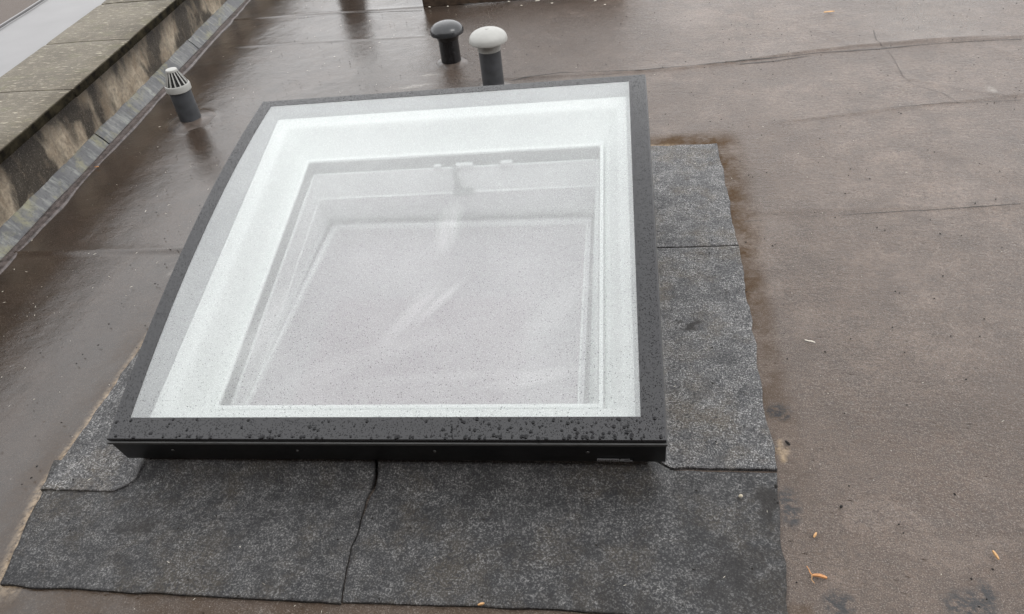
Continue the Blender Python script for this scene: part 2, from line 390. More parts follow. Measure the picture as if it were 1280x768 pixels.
CAPW = simple('off_white_cap', (0.34, 0.338, 0.318), 0.45, nscale=28, var=0.06, bump=0.1)
CAPW2 = simple('grey_collar', (0.30, 0.30, 0.285), 0.5, nscale=30)
DARKIN = simple('dark_inside', (0.006, 0.006, 0.006), 0.8)
SEAL = simple('pipe_mastic', (0.062, 0.049, 0.041), 0.28, nscale=22, var=0.5, bump=0.9)
WOODD = simple('dark_wet_timber', (0.050, 0.034, 0.024), 0.4, nscale=30, var=0.6, bump=0.5)
CHIPM = simple('wood_chip', (0.52, 0.30, 0.13), 0.6, nscale=200, var=0.3)
CHIPO = simple('orange_bract', (0.50, 0.235, 0.09), 0.55, nscale=200, var=0.25)
PALE = simple('pale_debris', (0.68, 0.64, 0.55), 0.6, nscale=200, var=0.3)
PEB = simple('pebble_stone', (0.46, 0.41, 0.31), 0.6, nscale=120, var=0.3, bump=0.4)
DIRT = simple('black_moss_crumb', (0.022, 0.020, 0.018), 0.9, nscale=150, var=0.5, bump=0.8)
METAL = simple('steel_handle', (0.16, 0.17, 0.17), 0.4, 0.2)
STICKER = simple('silver_sticker', (0.42, 0.43, 0.45), 0.4)
INK = simple('sticker_ink', (0.02, 0.02, 0.02), 0.5)
WTRIM = simple('white_edge_trim', (0.75, 0.72, 0.66), 0.5)

BRICKM = simple('shade_wall_brick', (0.10, 0.075, 0.06), 0.85, nscale=3, var=0.2)
hw = MB(); hw.box(-9, 9, -1.1, -0.75, -3.5, 3.3); o = hw.build('unseen_shade_wall', BRICKM); o['kind'] = 'structure'  # added behind the camera, out of view, to darken the rooflight's front
# ------------------------------------------------------------------ layout numbers (metres)
KX0, KX1, KY0, KY1 = -1.262, 0.065, 1.172, 2.530        # felted kerb of the rooflight
WS = -0.0745                                            # the parapet leans this much off the roof's axis
def wx(x, y): return x+WS*(y-2.3)                       # x of a line that passes (x, 2.3) along the parapet

# ------------------------------------------------------------------ roof sheet
def roof():
    def lines(a, b, step, lo, hi):
        core = np.arange(a, b+1e-6, step)
        L = [a]; d = step
        while L[-1] > lo: d *= 1.5; L.append(max(lo, L[-1]-d))
        U = [core[-1]]; d = step
        while U[-1] < hi: d *= 1.5; U.append(min(hi, U[-1]+d))
        return np.concatenate([np.array(L[1:])[::-1], core, np.array(U[1:])])
    xs = lines(-2.62, 2.5, 0.0125, -2.95, 14); ys = lines(0.55, 5.5, 0.0125, -6, 16)
    X, Y = np.meshgrid(xs, ys)
    # the left edge follows the parapet
    t = np.clip((X+2.3)/(-0.65), 0, 1); X = X+t*WS*(Y-2.3)*np.where(Y < 9, 1, 1)
    Z = 0.010*fbm(X*1.1+3, Y*1.1+5, 4)+0.0025*fbm(X*7, Y*7, 3)+0.0016*fbm(X*30, Y*22, 3)
    def seam(y0f, xa, xb, h=0.006, wob=0.02):
        yy = y0f(X)+wob*fbm(X*2.3, X*0+y0f(0)*3.1, 3)+0.006*fbm(X*19, X*0+7, 2)
        m_ = sst(xa-0.2, xa, X)*(1-sst(xb, xb+0.2, X))
        d = Y-yy
        return m_*h*np.exp(-np.clip(d, 0, None)/0.05)*(1-sst(-0.012, 0.004, -d)), 0*d
    dk = np.zeros_like(X)
    for f_, xa, xb, h in ((lambda x: 4.93-0.03*x*0, -3, -1.1, 0.005), (lambda x: 3.69+0.14*sst(0.2, 1.3, x)+0.03*x, -0.6, 1.75, 0.008),
                          (lambda x: 3.86+0*x, 1.5, 9, 0.007), (lambda x: 2.36+0.0*x, 0.35, 9, 0.003),
                          (lambda x: 2.20+0.0*x, -2.4, -1.5, 0.010), (lambda x: 3.08+0.16*(x-0.8), 0.8, 9, 0.004),
                          (lambda x: 1.02+0.03*x, 0.45, 9, 0.003), (lambda x: 4.35-0.02*x, -2.3, -1.0, 0.003)):
        z_, d_ = seam(f_, xa, xb, h); Z = Z+z_; dk = np.maximum(dk, d_*(h/0.017)*0.8)
    # branching blister line at the top right
    for (ax, ay, bx, by) in ((1.05, 4.15, 1.20, 3.80), (1.25, 3.80, 1.33, 3.45), (1.33, 3.45, 1.62, 3.25), (1.62, 3.25, 1.9, 3.2), (1.8, 3.75, 1.95, 3.5)):
        L = math.hypot(bx-ax, by-ay); tt = np.clip(((X-ax)*(bx-ax)+(Y-ay)*(by-ay))/L**2, 0, 1)
        wob = 0.03*fbm(X*9, Y*9, 2)
        d = np.hypot(X-ax-tt*(bx-ax), Y-ay-tt*(by-ay))+wob
        Z = Z+0.002*np.exp(-(d/0.016)**2)
    # flat mastic mounds round the pipes
    for (px, py, r) in ((-2.178, 3.364, 0.15), (-0.90, 3.93, 0.12), (-0.62, 3.57, 0.12)):
        d = np.hypot(X-px, Y-py)*(1+0.25*fbm(X*6, Y*6, 2)); Z = Z+0.012*(1-sst(r*0.5, r, d))
    # masks
    wet = np.clip(0.95*(1-sst(-1.55, -0.45, X+0.35*fbm(X*2, Y*2, 3)))+0.22*sst(3.0, 4.2, Y+0.5*fbm(X*1.5, Y*1.5, 3))*(1-sst(-0.2, 1.0, X)), 0, 1)
    wet = np.maximum(wet, 0.22+0.35*np.clip(fbm(X*1.2+9, Y*1.2, 4)*2, 0, 1))
    e = 0.03*fbm(X*6, Y*6, 3)
    soak = 1-sst(-0.7, 0.75, X+0.5*fbm(X*1.3, Y*1.3+4, 4))
    def band(d, w_): return np.exp(-np.clip(d, 0, None)/w_)*(d > -0.03)
    # right patch edge and head
    dR = X-0.41+e; inY = sst(1.0, 1.5, Y)*(1-sst(2.93, 3.05, Y))
    brown = inY*(1-sst(0.02, 0.075+0.065*sst(1.6, 2.7, Y), dR))*(dR > -0.1)*(0.5+0.5*sst(1.4, 2.2, Y))
    dT = Y-2.90+e; brown = np.maximum(brown, (1-sst(0.05, 0.13, dT))*(dT > -0.1)*(X > 0.0)*(1-sst(0.40, 0.48, X)))
    dL = np.where(Y < 1.085, -1.562+(1.085-Y)*0.24, -1.562)-X+0.6*e; inL = sst(0.75, 0.85, Y)*(1-sst(1.75, 1.95, Y))
    brown = np.maximum(brown, 0.35*inL*(1-sst(0.03, 0.16, dL))*(dL > -0.1))
    brown = np.maximum(brown, 0.45*(1-sst(0.02, 0.2, 0.80-Y+e))*(Y < 0.85)*(X < 0.4)*(X > -1.7))
    tan = inL*(1-sst(0.006, 0.036, dL))*(dL > -0.05)
    tan = np.maximum(tan, (1-sst(0.008, 0.03, dT))*(dT > -0.05)*(X > 0.02)*(1-sst(0.15, 0.28, X)))
    tan = np.maximum(tan, 0.9*(np.hypot((X-0.405)*1.6, (Y-1.27)/1.6) < 0.022+0.4*e))
    dark = np.zeros_like(X)
    for (cx, cy, rx, ry) in ((0.715, 0.865, 0.055, 0.042), (0.76, 0.90, 0.02, 0.03), (0.455, 0.86, 0.035, 0.03), (0.42, 1.40, 0.035, 0.03), (0.395, 1.10, 0.025, 0.06)):
        dark = np.maximum(dark, 1-sst(0.75, 1.15, np.hypot((X-cx)/rx, (Y-cy)/ry)+6*e))
    dark = np.maximum(dark, dk)
    pale = np.zeros_like(X)
    for (cx, cy, rx, ry, a) in ((1.62, 3.30, 0.02, 0.05, 0), (-1.62, 2.14, 0.02, 0.10, -0.5), (-1.05, 3.66, 0.10, 0.02, 0.2), (-1.0, 3.8, 0.05, 0.015, 0)):
        ca, sa = math.cos(a), math.sin(a); u = (X-cx)*ca+(Y-cy)*sa; v = -(X-cx)*sa+(Y-cy)*ca
        pale = np.maximum(pale, 0.5*(1-sst(0.3, 1.3, np.hypot(u/rx, v/ry)+9*e)))
    ny, nx = X.shape
    V = np.stack([X, Y, Z], -1).reshape(-1, 3)
    idx = np.arange(nx*ny).reshape(ny, nx)
    F = np.stack([idx[:-1, :-1], idx[:-1, 1:], idx[1:, 1:], idx[1:, :-1]], -1).reshape(-1, 4)
    cxm = V[F][:, :, 0].mean(1); cym = V[F][:, :, 1].mean(1)
    keep = ~((cxm > KX0+0.03) & (cxm < KX1-0.03) & (cym > KY0+0.03) & (cym < KY1-0.03)); F = F[keep]
    me = bpy.data.meshes.new('roof_surface')
    me.vertices.add(len(V)); me.vertices.foreach_set('co', V.ravel())
    me.loops.add(len(F)*4); me.loops.foreach_set('vertex_index', F.ravel())
    me.polygons.add(len(F)); me.polygons.foreach_set('loop_start', np.arange(len(F))*4); me.polygons.foreach_set('loop_total', np.full(len(F), 4))
    me.polygons.foreach_set('use_smooth', np.ones(len(F), bool)); me.update(calc_edges=True); me.validate()
    for nm, a in (('wet', wet), ('tan', tan), ('brown', brown), ('dark', dark), ('pale', pale), ('soak', soak)):
        at = me.attributes.new(nm, 'FLOAT', 'POINT'); at.data.foreach_set('value', np.clip(a, 0, 1).astype(np.float32).ravel())
    me.materials.append(ROOF)
    o = bpy.data.objects.new('roof_surface', me); C.objects.link(o); tag(o, kind='structure'); return o
roof_ob = roof()
from mathutils.bvhtree import BVHTree
_me = roof_ob.data
roof_bvh = BVHTree.FromPolygons([v.co[:] for v in _me.vertices], [tuple(p.vertices) for p in _me.polygons])
def roof_z(x, y):
    h = roof_bvh.ray_cast(Vector((x, y, 1)), Vector((0, 0, -1)))
    return h[0].z if h[0] else 0.0
def gap_line(pts, w0, name='felt_crack', wob=0.010, step=0.012, keep=0.0):
    v = []; f = []; s0 = random.random()*40; L = 0
    for (ax, ay), (bx, by) in zip(pts[:-1], pts[1:]):
        n = max(2, int(math.hypot(bx-ax, by-ay)/step))
        for i in range(n):
            t = i/n; x = ax+(bx-ax)*t; y = ay+(by-ay)*t
            y += wob*2*float(fbm(x*4+s0, y*4, 3))+0.004*float(fbm(x*40+s0, y*40, 2))
            dx, dy = bx-ax, by-ay; m_ = math.hypot(dx, dy); nx, ny = -dy/m_, dx/m_
            w_ = w0*max(0.05, 0.55+2.2*float(fbm(x*6+s0, y*6+3, 4)))*0.5
            for sg in (-1, 1):
                xx, yy = x+nx*w_*sg, y+ny*w_*sg; v.append((xx, yy, roof_z(xx, yy)+0.0012))
    for i in range(len(v)//2-1): f.append((2*i, 2*i+2, 2*i+3, 2*i+1))
    o = link(name, v, f, DARKCRACK); o.parent = roof_ob; return o
DARKCRACK = simple('crack_shadow_dirt', (0.030, 0.024, 0.020), 0.5, nscale=200, var=0.5)
gap_line([gp_(*p) for p in ((640, 101), (700, 92), (800, 89), (905, 79), (960, 73), (1020, 66), (1100, 61), (1180, 54), (1280, 49))], 0.010, wob=0.002)
gap_line([gp_(*p) for p in ((925, 80), (970, 76), (1015, 69))], 0.012, wob=0.002)
gap_line([gp_(*p) for p in ((1092, 38), (1095, 50), (1103, 58), (1114, 61))], 0.004, wob=0.006)
gap_line([gp_(*p) for p in ((1110, 63), (1118, 75), (1128, 95), (1142, 106), (1180, 118), (1200, 132))], 0.0022, wob=0.014)
gap_line([gp_(*p) for p in ((320, 31), (400, 20), (430, 17), (530, 13))], 0.007, wob=0.004)
gap_line([gp_(*p) for p in ((930, 277), (1000, 272), (1120, 266), (1280, 256))], 0.0035, wob=0.004)
gap_line([gp_(*p) for p in ((1060, 140), (1180, 130), (1280, 126))], 0.003, wob=0.004)
g = MB(); g.box(-400, 400, -400, 400, -3.7, -3.5); tag(g.build('ground', GROUND), kind='structure')

# ------------------------------------------------------------------ felt pieces round the kerb
def kerb_h(x, y):
    d = np.hypot(np.maximum(np.maximum(KX0-x, x-KX1), 0), np.maximum(np.maximum(KY0-y, y-KY1), 0))
    return 0.052*np.clip(1-d/0.062, 0, 1)
def felt_piece(xl, xr, yb, yt, lift, parent, mat, nx, ny, dirt=(), seed=0.0, name='felt_sheet'):
    S, T = np.meshgrid(np.linspace(0, 1, nx), np.linspace(0, 1, ny))
    # edges are functions so that each side wanders on its own
    Yp = 0.5*(yb(0.5)+yt(0.5))
    Xa = xl(yb(0)+(yt(0)-yb(0))*T); Xb = xr(yb(1)+(yt(1)-yb(1))*T)
    X = Xa+(Xb-Xa)*S
    Ya = yb(X); Yb = yt(X); Y = Ya+(Yb-Ya)*T
    Z = lift+kerb_h(X, Y)+0.010*fbm(X*1.1+3, Y*1.1+5, 4)+0.0035*fbm(X*8+seed, Y*8, 3)+0.0022*fbm(X*45+seed, Y*45, 2)
    V = np.stack([X, Y, Z], -1).reshape(-1, 3)
    idx = np.arange(nx*ny).reshape(ny, nx)
    F = np.stack([idx[:-1, :-1], idx[:-1, 1:], idx[1:, 1:], idx[1:, :-1]], -1).reshape(-1, 4)
    ring = np.concatenate([idx[0, :], idx[1:, -1], idx[-1, -2::-1], idx[-2:0:-1, 0]])
    n0 = len(V); B = V[ring].copy(); B[:, 2] -= 0.018; V = np.vstack([V, B]); m_ = len(ring)
    K = np.arange(m_); sk = np.stack([ring, n0+K, n0+(K+1) % m_, ring[(K+1) % m_]], -1)
    me = bpy.data.meshes.new(name); me.from_pydata(V.tolist(), [], F.tolist()+sk.tolist()); me.update()
    dm = np.zeros(len(V))
    for (cx, cy, rx, ry, th, am) in dirt:
        q = np.hypot((V[:, 0]-cx)/rx, (V[:, 1]-cy)/ry); nz = fbm(V[:, 0]*38+cx*9, V[:, 1]*38, 2)
        dm = np.maximum(dm, am*(1-sst(0.6, 1.1, q))*sst(th-0.04, th+0.05, nz))
    at = me.attributes.new('dirt', 'FLOAT', 'POINT'); at.data.foreach_set('value', dm.astype(np.float32))
    me.materials.append(mat)
    me.polygons.foreach_set('use_smooth', [True]*len(F)+[False]*m_)
    o = bpy.data.objects.new(name, me); C.objects.link(o); o.parent = parent
    return o
def jit(base, amp, fr, ph):
    return lambda t: base+amp*fbm(np.asarray(t, float)*fr, np.asarray(t, float)*0+ph, 4)
felt = empty('felt_flashing', (0, 0, 0))
tag(felt, 'grey mineral felt pieces laid on the roof round the rooflight kerb', 'roofing felt')
mid = lambda y: -0.632-0.012*np.sin((np.asarray(y, float)-0.8)*9)+0.022*fbm(np.asarray(y, float)*13, np.asarray(y, float)*0+2.2, 4)
gap = lambda y: mid(y)+0.0035+0.006*sst(1.0, 1.10, np.asarray(y, float))
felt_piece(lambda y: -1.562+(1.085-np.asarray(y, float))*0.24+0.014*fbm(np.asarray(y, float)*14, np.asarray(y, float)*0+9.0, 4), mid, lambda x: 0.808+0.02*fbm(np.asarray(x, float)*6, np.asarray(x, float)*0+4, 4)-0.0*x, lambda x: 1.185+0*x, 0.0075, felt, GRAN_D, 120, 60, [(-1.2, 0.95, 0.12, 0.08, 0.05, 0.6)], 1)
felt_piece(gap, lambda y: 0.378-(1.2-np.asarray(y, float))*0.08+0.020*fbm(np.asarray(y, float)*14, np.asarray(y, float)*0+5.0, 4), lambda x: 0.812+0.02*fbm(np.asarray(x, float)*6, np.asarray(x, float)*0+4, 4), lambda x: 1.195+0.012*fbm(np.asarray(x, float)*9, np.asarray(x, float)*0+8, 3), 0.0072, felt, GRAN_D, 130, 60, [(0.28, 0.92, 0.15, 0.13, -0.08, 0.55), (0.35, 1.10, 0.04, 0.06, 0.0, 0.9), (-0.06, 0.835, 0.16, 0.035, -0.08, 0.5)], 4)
felt_piece(lambda y: 0.055+0*y, lambda y: 0.380+(np.asarray(y, float)-1.2)*0.028+0.020*fbm(np.asarray(y, float)*14, np.asarray(y, float)*0+5.0, 4), lambda x: 1.204+0.016*fbm(np.asarray(x, float)*9, np.asarray(x, float)*0+8.3, 3), jit(2.150, 0.006, 9, 6.0), 0.0095, felt, GRAN, 60, 130, [(0.215, 1.745, 0.050, 0.034, -0.04, 1.0), (0.36, 1.9, 0.03, 0.04, 0.06, 0.8)], 8)
felt_piece(lambda y: 0.055+0*y, jit(0.408, 0.020, 9, 7.0), jit(2.158, 0.006, 9, 6.0), jit(2.890, 0.020, 9, 8.0), 0.0082, felt, GRAN, 60, 110, [], 11)
def left_bottom(x):
    x = np.asarray(x, float)
    return 1.083+0.075*sst(-1.36, -1.262, x)**1.5+0.010*fbm(x*14, x*0+3, 3)
felt_piece(jit(-1.560, 0.014, 14, 9.0), lambda y: -1.262+0*y, left_bottom, jit(1.96, 0.006, 9, 2.0), 0.0135, felt, GRAN, 60, 110, (), 13)
felt_piece(jit(-1.555, 0.022, 8, 11.0), lambda y: -1.262+0*y, jit(1.966, 0.006, 9, 2.0), jit(2.89, 0.02, 9, 12.0), 0.0085, felt, GRAN, 50, 80, (), 15)
felt_piece(lambda x: -1.25+0*x, lambda x: 0.05+0*x, lambda x: 2.555+0*np.asarray(x, float), jit(2.885, 0.02, 9, 13.0), 0.0078, felt, GRAN, 90, 40, (), 17)

# ------------------------------------------------------------------ the rooflight
Pw = Vector((-1.3186, 1.1334, 0.165))
U = Vector((0.9998, 0.0018, 0.0189)).normalized(); N = Vector((-0.0182, -0.1977, 0.9801)).normalized(); V_ = N.cross(U).normalized(); N = U.cross(V_)
ML = Matrix.Translation(Pw) @ Matrix((U, V_, N)).transposed().to_4x4()
MLi = ML.inverted()
def W2L(x, y, z): return tuple(MLi @ Vector((x, y, z)))
rl = empty('rooflight', mat=ML)
tag(rl, 'large flat glass rooflight with dark grey border on a felted kerb', 'rooflight')
UW, VW = 1.424, 1.431
BH = 0.049                                              # the glass is gently arched from front to back
def arch(v): return 4*BH*(v/VW)*(1-v/VW)
def arched(name, ls, mat, nsub=28):                     # (ul, ur, vf, vb, w, follows the arch)
    v = []; f = []; n = 0
    for ul, ur, vf, vb, w_, k in ls:
        ring = [(ul, vf)]+[(ur, vf+(vb-vf)*i/nsub) for i in range(nsub+1)]+[(ul, vb-(vb-vf)*i/nsub) for i in range(nsub)]
        v += [(x, y, w_+k*arch(y)) for x, y in ring]; n = len(ring)
    for i in range(len(ls)-1):
        for k in range(n): f.append((i*n+k, i*n+(k+1) % n, (i+1)*n+(k+1) % n, (i+1)*n+k))
    o = link(name, v, f, mat, rl); smooth_by_angle(o, 30); return o
gu0, gu1, gv0, gv1 = 0.047, 1.367, 0.059, 1.390
e_ = 0.0015
arched('glass_border', [(0, UW, 0, VW, -0.0075, 1), (0, UW, 0, VW, -e_, 1), (e_, UW-e_, e_, VW-e_, 0, 1), (gu0, gu1, gv0, gv1, 0, 1), (gu0, gu1, gv0, gv1, -0.0075, 1)], BORDER)
gv_ = []; gf_ = []; ng = 40
for i in range(ng+1):
    vv_ = gv0+(gv1-gv0)*i/ng; gv_ += [(gu0, vv_, -0.0012+arch(vv_)), (gu1, vv_, -0.0012+arch(vv_))]
for i in range(ng): gf_.append((2*i, 2*i+1, 2*i+3, 2*i+2))
link('glass_pane', gv_, gf_, GLASS, rl, True)
arched('shadow_gap', [(0.006, UW-0.006, 0.006, VW-0.006, -0.0078, 1), (0.006, UW-0.006, 0.006, VW-0.006, -0.0125, 1), (-0.003, UW+0.002, -0.004, VW+0.003, -0.0125, 1)], DARKIN)
arched('edge_lip', [(0.0, UW, 0.0, VW, -0.0120, 1), (-0.004, UW+0.0020, -0.004, VW+0.003, -0.0122, 1), (-0.005, UW+0.003, -0.005, VW+0.003, -0.0185, 1), (0, UW, 0, VW, -0.0195, 1)], LIP)
arched('fascia', [(0.0, UW, 0.0, VW, -0.019, 1), (0, UW, 0.0, VW, -0.105, 0), (0.0015, UW-0.0015, 0.0015, VW-0.0015, -0.108, 0), (0.03, UW-0.03, 0.03, VW-0.03, -0.108, 0)], FASCIA)
for u in (0.157, 0.503, 0.863, 1.240):
    s = MB(); s.lathe([(0.0001, 0.003), (0.0028, 0.0027), (0.0042, 0.0012), (0.0045, -0.001)], 14)
    vv = [(u+x, -z, -0.058+y) for x, y, z in s.v]
    link('screw', vv, s.f, LIP, rl, True)
st = MB(); st.box(1.260, 1.348, -0.0012, 0.001, -0.1010, -0.0890); sk = st.build('maker_sticker', FASCIA, rl)
st = MB(); st.box(1.261, 1.313, -0.0019, -0.0010, -0.1005, -0.0895); st.build('silver_field', STICKER, sk)
st = MB()
xx = 1.2635
while xx < 1.309:
    w_ = random.uniform(0.0012, 0.003)
    st.box(xx, xx+w_, -0.0023, -0.0018, -0.0990+random.uniform(0, 0.0012), -0.0912-random.uniform(0, 0.0012)); xx += w_+random.uniform(0.001, 0.002)
st.build('sticker_print', INK, sk)
st = MB(); st.box(1.315, 1.345, -0.0019, -0.0010, -0.1003, -0.0991); st.box(1.318, 1.339, -0.0019, -0.0010, -0.0912, -0.0900)
for k in range(4): st.box(1.315+k*0.003, 1.3165+k*0.003, -0.0019, -0.0010, -0.0975, -0.0930)
st.build('sticker_lines', STICKER, sk)
# kerb below (felt dressed up its sides), world upright, top follows the slope
def ztop(x, y):
    p = ML @ Vector((0, 0, -0.100)); return p.z-((x-p.x)*N.x+(y-p.y)*N.y)/N.z
kb = MB(); out = [(KX0, KY0), (KX1, KY0), (KX1, KY1), (KX0, KY1)]; inn = [(KX0+0.05, KY0+0.05), (KX1-0.05, KY0+0.05), (KX1-0.05, KY1-0.05), (KX0+0.05, KY1-0.05)]
L1 = [W2L(x, y, 0.0) for x, y in out]; L2 = [W2L(x, y, ztop(x, y)) for x, y in out]; L3 = [W2L(x, y, ztop(x, y)) for x, y in inn]
kb.loops([L1, L2, L3]); kb.build('kerb', GRAN_K, rl)
# dark joint in the front kerb felt
j = MB(); j.add([W2L(*p) for p in ((-0.638, KY0-0.0015, 0.03), (-0.626, KY0-0.0015, 0.03), (-0.624, KY0-0.0015, 0.09), (-0.632, KY0-0.0015, 0.09))], [(0, 1, 2, 3)])
j.build('felt_joint', DARKIN, rl)
# inside, from the glass downwards
arched('glazing_spacer', [(gu0-0.006, gu1+0.006, gv0-0.006, gv1+0.006, -0.0055, 1), (gu0, gu1, gv0, gv1, -0.0060, 1), (0.064, 1.355, 0.066, 1.368, -0.042, 0)], SPACER)
b = MB()
b.loops([(0.064, 1.355, 0.066, 1.368, -0.042), (0.070, 1.350, 0.070, 1.362, -0.045), (0.092, 1.336, 0.106, 1.343, -0.048),
         (0.101, 1.330, 0.115, 1.334, -0.051), (0.109, 1.324, 0.120, 1.326, -0.058), (0.115, 1.318, 0.126, 1.320, -0.072), (0.141, 1.296, 0.150, 1.281, -0.128)])
o = b.build('upper_liner', WHITE, rl); smooth_by_angle(o, 55)
for (p0, p1) in (((0.101, 1.334, -0.0515), (0.141, 1.281, -0.128)), ((1.330, 1.334, -0.0515), (1.296, 1.281, -0.128)), ((0.101, 0.115, -0.0515), (0.141, 0.150, -0.128)), ((1.330, 0.115, -0.0515), (1.296, 0.150, -0.128))):
    a_, c_ = Vector(p0), Vector(p1); sx_ = 1 if p0[0] < 0.7 else -1; sy_ = -1 if p0[1] > 0.7 else 1
    o_ = Vector((sx_, sy_, 0))*0.0012; a_ = a_+o_; c_ = c_+o_; t_ = Vector((sx_, -sy_, 0)).normalized()*0.0009
    j = MB(); j.add([a_-t_, a_+t_, c_+t_, c_-t_, a_-t_-o_*2, a_+t_-o_*2, c_+t_-o_*2, c_-t_-o_*2], [(0, 1, 2, 3), (0, 3, 7, 4), (1, 5, 6, 2)]); j.build('corner_joint', SPACER, rl)
b = MB(); b.loops([(0.1415, 1.2955, 0.1505, 1.2805, -0.1282), (0.143, 1.294, 0.152, 1.279, -0.1290), (0.1640, 1.2790, 0.1675, 1.2580, -0.1555), (0.1645, 1.2785, 0.168, 1.2575, -0.166), (0.1695, 1.2735, 0.174, 1.2515, -0.166)])
b.build('liner_ledge', WHITE, rl)
b = MB(); b.loops([(0.1695, 1.2735, 0.174, 1.2515, -0.158), (0.1695, 1.2735, 0.174, 1.2515, -0.143), (0.171, 1.272, 0.176, 1.250, -0.1415), (0.180, 1.263, 0.185, 1.239, -0.1415), (0.182, 1.261, 0.187, 1.237, -0.144), (0.182, 1.261, 0.187, 1.237, -0.152)])
b.build('glazing_bead', WHITE, rl)
b = MB(); b.loops([(0.182, 1.261, 0.187, 1.237, -0.1522), (0.179, 1.256, 0.200, 1.234, -0.200)]); b.build('seal_band', GASKET, rl)
b = MB(); b.add([(0.176, 0.180, -0.150), (1.267, 0.180, -0.150), (1.267, 1.244, -0.150), (0.176, 1.244, -0.150)], [(0, 1, 2, 3)])
b.build('inner_pane', GLASS2, rl)
ZC = -0.05
def LL(x0, x1, y0, y1, z): return [W2L(x0, y0, z), W2L(x1, y0, z), W2L(x1, y1, z), W2L(x0, y1, z)]
b = MB()
b.loops([(0.179, 1.256, 0.200, 1.234, -0.2002), (0.187, 1.248, 0.210, 1.226, -0.2010), (0.188, 1.247, 0.215, 1.225, -0.206),
         (0.176, 1.242, 0.245, 1.205, -0.296), (0.180, 1.238, 0.250, 1.200, -0.300), LL(-1.172, -0.088, 1.20, 2.470, ZC)])
o = b.build('shaft_wall', WHITE2, rl)
b = MB(); b.loops([LL(-1.172, -0.088, 1.20, 2.470, ZC), LL(-1.150, -0.104, 1.215, 2.440, ZC-0.002)]); b.build('trim_shadow_line', TRIMG, rl)
b = MB(); b.loops([LL(-1.150, -0.104, 1.215, 2.440, ZC-0.002), LL(-1.150, -0.104, 1.215, 2.440, ZC+0.004), LL(-1.134, -0.116, 1.23, 2.418, ZC+0.003)])
b.build('ceiling_trim', LILAC, rl)
b = MB(); b.loops([LL(-1.134, -0.116, 1.23, 2.418, ZC+0.001), LL(-1.134, -0.116, 1.23, 2.418, ZC+0.010), LL(-1.126, -0.122, 1.24, 2.408, ZC+0.010), LL(-1.124, -0.124, 1.244, 2.406, ZC-0.006)])
b.build('trim_bead', WHITE2, rl)
b = MB(); b.add(LL(-1.14, -0.10, 1.22, 2.43, ZC-0.005), [(0, 1, 2, 3)]); b.build('floor_stand_in', FLOORPANE, rl)  # opaque pane added at ceiling level in place of the dim room floor
# opener hardware on the far side of the shaft
hd = MB(); hd.box(0.724, 0.742, 1.192, 1.206, -0.282, -0.205, 0.002); hd.box(0.713, 0.785, 1.172, 1.204, -0.290, -0.279, 0.002)
hd.box(0.727, 0.739, 1.196, 1.228, -0.208, -0.185); hd.build('opener_handle', METAL, rl)
for u0, u1 in ((0.735, 0.775), (0.775, 0.800), (0.90, 0.945), (0.655, 0.68)):
    hd = MB(); hd.box(u0, u1, 1.218, 1.236, -0.197, -0.182, 0.002); hd.build('latch_block', WHITE2, rl)

# rain beads standing on the border and glass
def drops(name, n, region, rfun, mat, flat=0.42, seg=8, accept=None):
    vs_, fs = [], []
    k = 0
    while k < n:
        u = random.uniform(0.004, UW-0.004); v = random.uniform(0.004, VW-0.004)
        if not region(u, v): continue
        if accept and not accept(u, v): k += 1; continue
        r = rfun(u, v); k += 1
        sx = random.uniform(0.85, 1.2); sy = random.uniform(0.9, 1.35); h = r*flat; a0 = random.random()*6; z0 = (-0.0002 if mat is DROPD else -0.001)+arch(v)
        base = len(vs_)
        for (q, zz) in ((1.0, 0), (0.86, 0.55), (0.5, 0.9)):
            for i in range(seg):
                a = a0+2*math.pi*i/seg; vs_.append((u+r*q*sx*math.cos(a), v+r*q*sy*math.sin(a), z0+h*zz))
        vs_.append((u, v, z0+h))
        for L in range(2):
            for i in range(seg):
                j2 = (i+1) % seg; fs.append((base+L*seg+i, base+L*seg+j2, base+(L+1)*seg+j2, base+(L+1)*seg+i))
        for i in range(seg): fs.append((base+2*seg+i, base+2*seg+(i+1) % seg, base+3*seg))
        if mat is DROPC: fs.append(tuple(base+i for i in range(seg))[::-1])
    o = link(name, vs_, fs, mat, rl, True); o['kind'] = 'stuff'; return o
onb = lambda u, v: not (gu0-0.002 < u < gu1+0.002 and gv0-0.002 < v < gv1+0.002)
ong = lambda u, v: gu0+0.004 < u < gu1-0.004 and gv0+0.004 < v < gv1-0.004
def rb(u, v):
    if v < 0.055 and random.random() < 0.02+0.05*(u > 0.9): return random.uniform(0.0026, 0.0050)
    if v < 0.010 and random.random() < 0.3: return random.uniform(0.002, 0.0055)
    return random.uniform(0.0007, 0.0016)
drops('rain_beads', 9000, onb, rb, DROPD)

# ------------------------------------------------------------------ parapet
pw = empty('parapet_wall', (wx(-2.50, 2.3), 2.3, 0))
tag(pw, 'low stained rendered parapet wall with stone coping and lead flashing at its foot', 'wall')
pw_i = Matrix.Translation(-Vector(pw.location))
def PL(x, y, z): return (x-pw.location[0], y-pw.location[1], z)
Y0, Y1 = -0.9, 9.2
def wallgrid(xf, y0, y1, z0, z1, ny, nz, amp):
    v = []; f = []
    for i in range(ny+1):
        y = y0+(y1-y0)*i/ny
        for k in range(nz+1):
            z = z0+(z1-z0)*k/nz; d = float(amp*fbm(y*9, z*9, 4)+amp*0.6*fbm(y*40, z*40, 2))
            v.append(PL(wx(xf, y)+d, y, z))
    for i in range(ny):
        for k in range(nz):
            a = i*(nz+1)+k; f.append((a, a+nz+1, a+nz+2, a+1))
    return v, f
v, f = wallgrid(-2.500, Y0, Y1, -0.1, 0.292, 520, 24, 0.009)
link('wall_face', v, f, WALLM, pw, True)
core = MB(); vv = []
